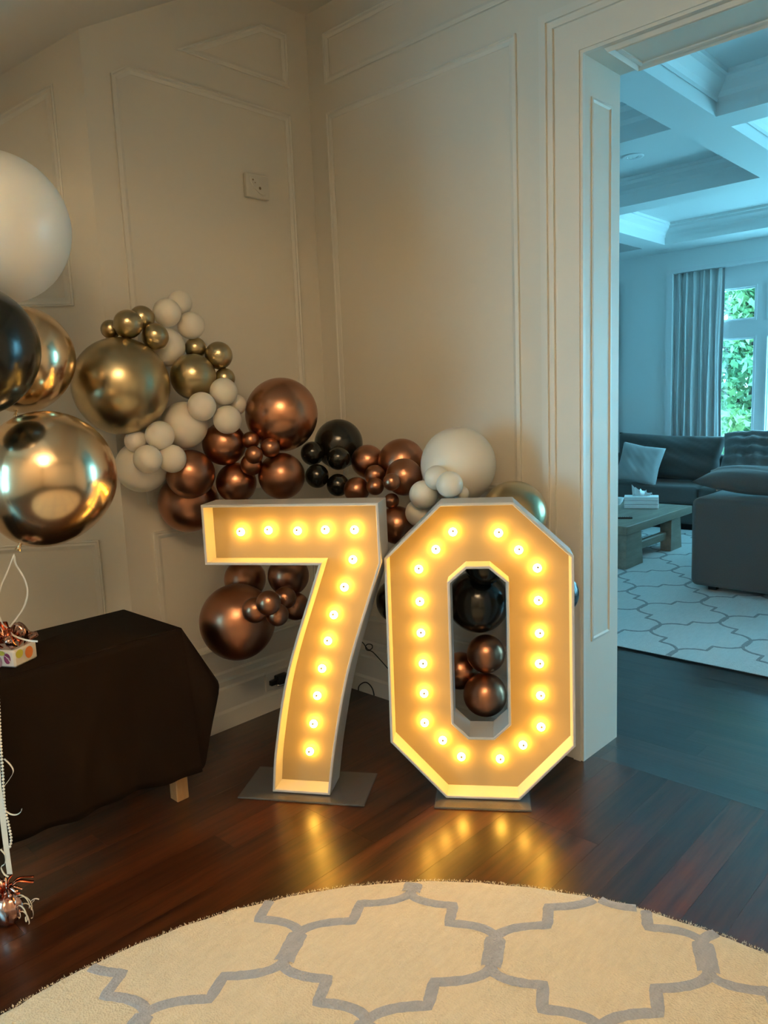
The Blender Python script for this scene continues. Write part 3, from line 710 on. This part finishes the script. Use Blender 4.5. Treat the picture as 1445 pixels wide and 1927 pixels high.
for k, (xs0, dx) in enumerate(((0, 0), (2, -3), (-3, 3), (4, -6))):
    o = MB().strip(pxpts([(18+xs0, 1645), (12+xs0, 1600), (4+xs0, 1530), (-1+dx+xs0, 1450), (-8+dx, 1350), (-22+dx, 1180), (-38, 1000), (-48, 800)], wd, 2.36), .0055, side).build('curling_ribbon', 'ribbon')
    tag(o, 'long cream ribbon in the bundle rising from the balloon weight', 'ribbon', 'ribbons rising from the balloon weight')
for l, lb in (([(8, 1428), (20, 1440), (25, 1452), (18, 1466), (9, 1478)], 'cream ribbon loop standing out from the ribbon bundle'), ([(8, 1524), (20, 1532), (31, 1533), (39, 1528), (41, 1522)], 'curled cream ribbon end sticking out of the ribbon bundle'), ([(1, 1598), (10, 1610), (9, 1625), (2, 1632), (8, 1645), (16, 1650)], 'small cream ribbon curl just above the foil tuft')):
    o = MB().strip(pxpts(l, wd-.02, wd-.02), .005, tuple(FW*.8+UP*.5)).build('curling_ribbon', 'ribbon', smooth=True); tag(o, lb, 'ribbon')
ps = pxpts([(17, 1599), (21, 1580), (16, 1552), (9, 1520), (7, 1490), (5, 1450), (2, 1410), (0, 1375), (-2, 1330), (-5, 1280), (-9, 1230)], wd-.01, wd-.05)
root = thing('pearl_strand', 'strand of cream pearl beads hanging beside the ribbon bundle', 'bead strand', tuple(ps[0]))
MB().tube([p-ps[0] for p in ps], .0006, 5).build('string', 'ribbon', root)
me = MB().sphere((0, 0, 0), .0044, 12, 8).mesh('pearl', True); me.materials.append(M['pearl'])
acc = 0.0; last = ps[0]; dense = [ps[i]*(1-k/12)+ps[i+1]*k/12 for i in range(len(ps)-1) for k in range(12)]
for p in dense:
    acc += np.linalg.norm(p-last); last = p
    if acc >= .0102:
        acc = 0; o = bpy.data.objects.new('pearl', me); col.objects.link(o); o.parent = root; o.location = p-ps[0]

# ================================================================== rugs
def trellis(org, a, bv, A, B, h, k, w, z, clip, thick, rngu):
    """ribbons of a lantern trellis: nodes at (i*A, j*B), i+j even; a, bv are the lattice axes"""
    a, bv, org = np.array(a), np.array(bv), np.array(org); mb = MB()
    quarter = []
    for i in range(9):
        th = R(90)*i/8; quarter.append((-A+ (A/2)*(1-math.cos(th)), h+(B/2-k-h)*math.sin(th)))
    half = quarter; full = half+[(-A-p[0], B-p[1]) for p in half[::-1]]
    # full goes from (-A,h) to (0,B-h)
    def put(path, wd):
        pts = [org+a*p[0]+bv*p[1] for p in path]
        seg = []
        for i in range(len(pts)-1):
            n_ = max(1, int(np.linalg.norm(pts[i+1]-pts[i])/.012))
            seg += [pts[i]*(1-q/n_)+pts[i+1]*q/n_ for q in range(n_)]
        seg.append(pts[-1]); run = []
        for p in seg+[None]:
            if p is not None and clip(p): run.append(p)
            else:
                if len(run) > 2:
                    L = len(run); vv = []
                    for i, q in enumerate(run):
                        t_ = run[min(i+1, L-1)]-run[max(i-1, 0)]; t_ = t_/(np.linalg.norm(t_)+1e-9); s_ = np.array([-t_[1], t_[0]])
                        ww = wd*(1+rng.uniform(-.06, .06))/2
                        for o_, zz in ((-1, 0), (-.75, .75), (-.3, 1), (.3, 1), (.75, .75), (1, 0)):
                            qq = q+s_*ww*o_; vv.append((qq[0], qq[1], z+thick*zz+(rng.uniform(-.0012, .0012) if zz else 0)))
                    mb.add(vv, [(i*6+j, i*6+6+j, i*6+7+j, i*6+j+1) for i in range(L-1) for j in range(5)])
                run = []
    for i in range(*rngu[0]):
        for j in range(*rngu[1]):
            if (i+j) % 2: continue
            cx, cy = i*A, j*B           # cell centre; its left node is (cx-A, cy), top node (cx, cy+B)
            # cells are centred at odd points of the node lattice
            put([(cx+p[0], cy+p[1]) for p in full], w); put([(cx-p[0], cy+p[1]) for p in full], w)
            put([(cx-A, cy-h*1.05), (cx-A, cy), (cx-A, cy+h*1.05)], w*1.75)
    return mb
RC = np.array([2.528, -2.182]); RR = 1.487; RZ = .016
root = thing('round_rug', 'round cream rug with blue-grey trellis pattern on the dark floor', 'rug', (RC[0], RC[1], 0))
b = MB(); rings = [(0, RZ)]; vv = [(0, 0, RZ)]; n_ = 220
prof_r = [(RR*q, RZ) for q in (.2, .4, .6, .75, .88, .95, .985)]+[(RR-.012, RZ), (RR-.004, RZ-.003), (RR, RZ-.008), (RR, 0.0008)]
wob = rng.normal(0, .0022, n_)
for rr, zz in prof_r:
    for i in range(n_):
        a = 2*math.pi*i/n_; q = rr+(wob[i] if rr > RR*.97 else 0); vv.append((q*math.cos(a), q*math.sin(a), zz))
ff = [(0, 1+i, 1+(i+1) % n_) for i in range(n_)]
for k in range(len(prof_r)-1):
    for i in range(n_): a = 1+k*n_+i; c = 1+k*n_+(i+1) % n_; ff.append((a, a+n_, c+n_, c))
b.add(vv, ff).build('pile', 'pile', root, smooth=True)
an = R(38.4); av = np.array([math.cos(an), math.sin(an)]); bv = np.array([-av[1], av[0]])+.17*av
mb = trellis((1.679, -1.376), av, bv, .295, .32, .055, .042, .036, RZ-.001, lambda p: np.linalg.norm(p-RC) < RR-.006, .005, ((-6, 8), (-8, 3)))
mb.build('trellis_pattern', 'pile_grey', root, smooth=True, world=True)
# fuzzy cut edge
b = MB()
for i in range(2600):
    a = rng.uniform(R(80), R(200)); p = np.array([(RR+.001)*math.cos(a), (RR+.001)*math.sin(a), rng.uniform(.003, RZ)]); d_ = np.array([math.cos(a)*rng.uniform(.1, 1), math.sin(a)*rng.uniform(.1, 1), rng.uniform(.1, .9)])*rng.uniform(.003, .007)
    s_ = np.array([-math.sin(a), math.cos(a), 0])*.0012
    b.add([p-s_, p+s_, p+d_], [(0, 1, 2)])
o = b.build('pile_edge_tufts', 'pile', root); o['kind'] = 'stuff'
# living room rug
lx0, lx1, ly0, ly1 = -1.9, 3.6, 1.50, 5.6
root = thing('living_room_rug', 'large rectangular cream rug with grey trellis lines under the sofas', 'rug', (1, 3.5, 0))
MB().box(lx0, lx1, ly0, ly1, .0005, .012, .003).build('pile', 'pile_pale', root, world=True)
mb = trellis((1.566, 1.56), (1, 0), (0, 1), .29, .43, .055, .05, .023, .011, lambda p: lx0 < p[0] < lx1 and ly0 < p[1] < ly1, .0035, ((-12, 7), (-1, 9)))
mb.build('trellis_pattern', 'pile_dark', root, smooth=True, world=True)
MB().box(lx0-.004, lx1+.004, ly0-.006, ly0+.002, .0004, .0105).build('binding', 'blackplastic', root, world=True)

# ================================================================== living room furniture
def cushion(name, m, label, cat, c, size, rot=(0, 0, 0), puff=1.0, wr=.006, group=None, seed=0, wfreq=9.0):
    rg = np.random.default_rng(seed); n_ = 28; hx, hy, hz = (q/2 for q in size); vv = []; ff = []
    ph = rg.uniform(0, 6, 6)
    for sgn in (1, -1):
        for j in range(n_+1):
            for i in range(n_+1):
                u, v_ = -1+2*i/n_, -1+2*j/n_
                edge = (1-abs(u)**3.2)*(1-abs(v_)**3.2); th = max(edge, 0)**.42*puff
                pin = 1-.07*(1-abs(u))*abs(v_)**2; pin2 = 1-.07*(1-abs(v_))*abs(u)**2
                w_ = wr*(math.sin(wfreq*u+ph[0]+2*v_)+math.sin(wfreq*.8*v_+ph[1]+3*u)+.6*math.sin(wfreq*1.9*(u+v_)+ph[2]))*edge
                vv.append((u*hx*pin2, v_*hy*pin, sgn*(hz*th+w_)))
    N = (n_+1)**2
    for j in range(n_):
        for i in range(n_):
            a = j*(n_+1)+i; ff.append((a, a+1, a+n_+2, a+n_+1)); ff.append((N+a, N+a+n_+1, N+a+n_+2, N+a+1))
    o = MB().add(vv, ff).build(name, m, None, smooth=True)
    me = o.data
    import bmesh; bmm = bmesh.new(); bmm.from_mesh(me); bmesh.ops.remove_doubles(bmm, verts=bmm.verts, dist=.0005); bmm.to_mesh(me); bmm.free()
    for p in me.polygons: p.use_smooth = True
    o.location = c; o.rotation_euler = rot
    return tag(o, label, cat, group)
def soft(b_, name, m, parent, world=True, bev=.04):
    o = b_.build(name, m, parent, world=world, smooth=False); md = o.modifiers.new('soft_edges', 'BEVEL'); md.width = bev; md.segments = 4
    for p in o.data.polygons: p.use_smooth = True
    return o
# near sofa seen from its end
s1 = thing('near_sofa', 'grey sofa section turned end-on towards the doorway', 'sofa', (1.5, 4, 0))
soft(MB().box(.79, 2.55, 3.05, 5.05, .055, .745), 'frame', 'sofa', s1, bev=.05)
for fx, fy in ((.9, 3.15), (2.4, 3.15), (.9, 4.9), (2.4, 4.9)): MB().box(fx, fx+.06, fy, fy+.06, .0155, .06).build('foot', 'blackplastic', s1, world=True)
cushion('back_cushion', 'sofa', 'long grey cushion lying along the top of the near sofa', 'cushion', (1.64, 3.34, .862), (1.75, .46, .19), (R(6), R(2), R(2)), 1, .005, seed=2)
# far sofa along the window wall
s2 = thing('far_sofa', 'grey sectional sofa against the window wall', 'sofa', (0, 6, 0))
soft(MB().box(-2.6, 2.4, 5.62, 6.42, .07, .30), 'base', 'sofa', s2, bev=.03)
soft(MB().box(-2.6, 2.4, 6.27, 6.42, .28, .80), 'backrest', 'sofa', s2, bev=.05)
for xa, xb in ((-2.58, -1.35), (-1.34, -.14), (-.13, 1.1), (1.11, 2.38)): soft(MB().box(xa, xb, 5.58, 6.26, .30, .50), 'seat_cushion', 'sofa', s2, bev=.045)
cushion('back_cushion', 'sofa', 'wide slouched grey back cushion below the curtain', 'cushion', (-.68, 6.07, .785), (1.3, .54, .30), (R(74), R(2), R(0)), 1, .012, seed=4, wfreq=11)
cushion('throw_pillow', 'pillow', 'pale linen throw pillow leaning on the wide back cushion', 'pillow', tuple(pl(1203, 873, 1, 5.68)), (.50, .46, .17), (R(72), R(9), R(4)), 1, .004, seed=5)
cushion('throw_blanket', 'throw', 'crinkled grey plush throw bunched over the sofa back', 'throw', (.64, 5.96, .825), (1.35, .60, .40), (R(60), R(-2), 0), 1, .026, seed=6, wfreq=21)
# coffee table
t = thing('coffee_table', 'low grey oak coffee table with thick splayed legs', 'table', (-.45, 4.15, 0))
b = MB(); X0, X1, Y0, Y1 = -1.05, .09, 3.42, 4.88
soft(MB().box(X0, X1, Y0, Y1, .325, .402), 'tabletop', 'tablewood', t, bev=.006)
def leg(ya, yb, xa, xb):
    v = [(xa, ya, .0158), (xb, ya, .0158), (xb, yb, .0158), (xa, yb, .0158), (xa-.02, ya+.03, .325), (xb-.01, ya+.03, .325), (xb-.01, yb-.02, .325), (xa-.02, yb-.02, .325)]
    MB().add(v, [(3, 2, 1, 0), (4, 5, 6, 7), (0, 1, 5, 4), (1, 2, 6, 5), (2, 3, 7, 6), (3, 0, 4, 7)]).build('leg', 'tablewood', t, world=True)
leg(3.43, 3.77, -.05, .08); leg(4.38, 4.64, -.02, .085); leg(3.43, 3.77, -1.0, -.87); leg(4.38, 4.64, -1.0, -.87)
MB().box(-.03, .03, 3.74, 4.41, .12, .20, .01).build('stretcher', 'tablewood', t, world=True)
MB().box(-.95, -.91, 3.74, 4.41, .12, .20, .01).build('stretcher', 'tablewood', t, world=True)
# tissue box
tb = fl(1174, 957, .402); tr = thing('tissue_box', 'striped tissue box on the coffee table', 'tissue box', (tb[0], tb[1], .4025), R(24))
for k in range(3): MB().box(0, .33, 0, .16, .001+k*.040, .038+k*.040, .003).build('tier', 'tissue', tr)
for k in range(2): MB().box(.004, .327, .004, .157, .037+k*.040, .043+k*.040).build('stripe', 'purple', tr)
vv = []; n_ = 9
for j in range(n_):
    for i in range(14):
        a = i/13; s_ = j/(n_-1); vv.append((.08+.15*a+.05*s_*(a-.2)+.01*math.sin(i*1.7), .08+.05*math.sin(a*9+s_*2)*(.25+s_)*.6, .115+.105*s_*(1-.75*a)+.012*math.sin(i*2.1+j)*s_))
o = MB().add(vv, [(j*14+i, j*14+i+1, j*14+15+i, j*14+14+i) for j in range(n_-1) for i in range(13)]).build('tissue', 'tissue', tr, smooth=True); md = o.modifiers.new('t', 'SOLIDIFY'); md.thickness = .001
rp = fl(1172, 976, .402)
t = thing('remote_control', 'black remote control lying on the coffee table', 'remote control', (rp[0], rp[1], .4025), R(30))
MB().box(-.085, .085, -.02, .02, .0, .016, .004).build('case', 'blackplastic', t)
b = MB()
for i in range(6):
    for j in range(2): b.box(-.06+i*.02, -.05+i*.02, -.011+j*.013, -.003+j*.013, .0155, .018)
b.build('buttons', 'greyplastic', t)
wp_ = fl(1161, 950, .402); t = thing('small_bowl', 'small white bowl at the end of the coffee table', 'bowl', (wp_[0], wp_[1], .4025))
MB().lathe([(0, 0), (.03, .0), (.035, .006), (.06, .04), (.07, .075), (.066, .075), (.055, .04), (.03, .012), (0, .010)], 28).build('body', 'tissue', t, smooth=True, sharp=40)
# curtains
def curtain(name, xa, xb, y, z0, z1, m_, label, amp=.035, waves=6, seed=1):
    rg = np.random.default_rng(seed); nx_, nz_ = 140, 14; vv = []
    ph = rg.uniform(0, 6.28, 3)
    for j in range(nz_+1):
        s_ = j/nz_
        for i in range(nx_+1):
            a = i/nx_; w_ = math.sin(2*math.pi*waves*a+ph[0]+.5*math.sin(5*a+s_))+.35*math.sin(2*math.pi*waves*2.3*a+ph[1])
            vv.append((xa+(xb-xa)*a*(1-.03*math.sin(s_*3))+.006*math.sin(9*s_+a*20), y+amp*w_*(.55+.45*(1-s_)), z0+(z1-z0)*s_))
    o = MB().add(vv, [(j*(nx_+1)+i, j*(nx_+1)+i+1, (j+1)*(nx_+1)+i+1, (j+1)*(nx_+1)+i) for j in range(nz_) for i in range(nx_)]).build(name, m_, None, smooth=True)
    md = o.modifiers.new('t', 'SOLIDIFY'); md.thickness = .004; return tag(o, label, 'curtain')
curtain('curtain', wl+.05, Wp(1362, 600)[0], YW+.02-.0, .46, wt-.005, 'curtain', 'long pale pleated curtain drawn to the side of the tall window')
curtain('curtain', Wp(1150, 600)[0], Wp(1169, 600)[0], YW-.06, .46, Wp(1168, 534)[2], 'dark', 'narrow dark drape edge beside the doorway jamb', .02, 2, 3)

# ================================================================== garden beyond the window
S('ground', MB().box(-14, 22, YW+.35, 34, -.5, -.3).box(5.8, 22, -6, YW+.35, -.5, -.3), 'ground_bounce')
def tree(label, x, y, h, rad, n_, seed):
    rg = np.random.default_rng(seed); t = thing('garden_tree', label, 'tree', (x, y, -.3), 0)
    MB().tube([(0, 0, 0), (.05, .03, h*.35), (-.03, .05, h*.6), (.05, 0, h*.85)], [.12, .10, .07, .03], 8).build('trunk', 'bark', t, smooth=True)
    b = MB()
    for i in range(9):
        a = rg.uniform(0, 6.28); z = h*rg.uniform(.25, .7); b.tube([(0, 0, z), (.4*rad*math.cos(a), .4*rad*math.sin(a), z+.3*rad), (.85*rad*math.cos(a), .85*rad*math.sin(a), z+.45*rad)], [.035, .02, .008], 5)
    b.build('branches', 'bark', t, smooth=True)
    vs = []; fs = []
    cl = [(rad*.75*rg.normal()*.6, rad*.75*rg.normal()*.6, h*rg.uniform(.12, 1.0), rad*rg.uniform(.25, .5)) for _ in range(38)]
    for i in range(n_):
        c = cl[rg.integers(len(cl))]; d_ = rg.normal(size=3); d_ /= np.linalg.norm(d_); p = np.array(c[:3])+d_*c[3]*rg.uniform(.6, 1.0)
        a = rg.normal(size=3); a /= np.linalg.norm(a); b2 = np.cross(a, rg.normal(size=3)); b2 /= np.linalg.norm(b2); s_ = rg.uniform(.06, .11)
        k = len(vs); vs += [p-a*s_, p+b2*s_*.45, p+a*s_, p-b2*s_*.45]; fs.append((k, k+1, k+2, k+3))
    o = MB().add(vs, fs).build('foliage', 'leaf', t); o['kind'] = 'stuff'
tree('leafy green tree filling the upper window panes', -1.2, 10.6, 5.6, 1.3, 16000, 11)
tree('yellowish green tree behind the fence further along', 2.6, 12.6, 6.5, 1.5, 16000, 12)
tree('broad green tree farthest from the window', -2.6, 17.0, 7.5, 1.9, 20000, 13)
fn = thing('garden_fence', 'dark grey slatted garden fence behind the trees', 'fence', (0, 20.5, -.3))
for i in range(26): MB().box(-6+i*.35, -5.69+i*.35, 20.48, 20.52, -.3, 1.25).build('board', 'fence', fn, world=True)
for z in (.1, .95): MB().box(-6, 3.1, 20.52, 20.58, z, z+.09).build('rail', 'fence', fn, world=True)

# ================================================================== small wall things and cables
# wall device
wa = pl(479, 353, 0, -.045)
t = thing('wall_sensor_box', 'small square off-white electrical box on the wall panel', 'electrical box', (-.045, wa[1], wa[2]))
soft(MB().box(0, .026, -.068, .068, -.055, .055), 'housing', 'greyplastic', t, world=False, bev=.004)
b = MB(); n_ = 24; vv = [(.0275, -.0+.062*math.cos(2*math.pi*i/n_)*.72-.02*math.sin(2*math.pi*i/n_)*.72, -.062*math.cos(2*math.pi*i/n_)*.60-.024*math.sin(2*math.pi*i/n_)*.8) for i in range(n_)]
vv2 = [(.030, y*.9, z*.9) for _, y, z in vv]
b.add([( .026, y, z) for _, y, z in vv]+vv2, [tuple(range(n_, 2*n_))]+[(i, (i+1) % n_, n_+(i+1) % n_, n_+i) for i in range(n_)]).build('oval_plate', 'greyplastic', t)
for yy, zz, rr in ((-.030, .026, .0045), (-.018, .014, .003), (.010, -.008, .007)):
    MB().sphere((.030, yy, zz), rr, 12, 8, (.4, 1, 1)).build('screw_hole', 'tip', t, smooth=True)
# plug adapter on the left wall baseboard
pa = pl(513, 1281, 0, -.005)
t = thing('plug_adapter', 'black plug adapter in the baseboard outlet behind the seven', 'plug', (-.005, pa[1], pa[2]))
soft(MB().box(.006, .05, .004, .075, -.016, .03), 'adapter', 'blackplastic', t, world=False, bev=.006)
soft(MB().box(.006, .03, -.030, .010, -.016, .010), 'plug', 'blackplastic', t, world=False, bev=.004)
MB().box(0, .006, -.05, .08, -.045, .05, .002).build('outlet_plate', 'trim', t)
MB().tube([(.035, .0, -.018), (.04, .03, -.022), (.04, .06, -.020)], .006, 8).build('cord_grip', 'chrome', t, smooth=True)
# cables by the right wall between the numbers
def cable(label, pts, r_):
    o = MB().tube(pts, r_, 8).build('power_cable', 'blackplastic', None, smooth=True); return tag(o, label, 'cable')
c_pts = [(676, 1203), (684, 1211), (688, 1217), (694, 1223), (700, 1220), (700, 1214), (693, 1212), (688, 1216), (690, 1223), (700, 1226), (712, 1238), (728, 1256), (752, 1285), (772, 1316)]
cable('thin black cable with a small ring hanging between the two numbers', spline([pl(x, y, 1, -.004) for x, y in c_pts], 5), .0028)
c_pts = [(674, 1302), (675, 1292), (681, 1286), (688, 1284), (695, 1288), (701, 1297), (704, 1309)]
cable('black cable arching off the floor against the baseboard', spline([pl(x, y, 1, -.004) for x, y in c_pts], 5), .0030)

# ================================================================== added lamp for warm fill light in the hall (unseen, behind the camera)
lxp, lyp = 3.5, -3.4; lz = cz(lxp, lyp)-.42
t = thing('added_fill_lamp', 'added warm fill lamp shaped as a wide round drum, out of view', 'lamp', (lxp, lyp, lz))
MB().lathe([(0, 0), (.44, 0)], 48).build('diffuser', 'lamp_glass', t)
M['lamp_top'] = mat('fill_lamp_top', (1, .9, .75), .4, emit=((1.0, .74, .44), LAMP_STRENGTH*8.5))
MB().lathe([(.43, .125), (0, .125)], 48).build('top_diffuser', 'lamp_top', t)
MB().lathe([(.44, -.01), (.45, -.01), (.45, .13), (.44, .13), (.44, -.01)], 48).build('drum_shade', 'lamp_shade', t, smooth=True, sharp=40)
MB().tube([(0, 0, .12), (0, 0, .40)], .008, 8).build('rod', 'brass', t)
MB().lathe([(0, .40), (.06, .40), (.06, .418), (0, .418)], 24).build('canopy', 'brass', t, smooth=True, sharp=40)
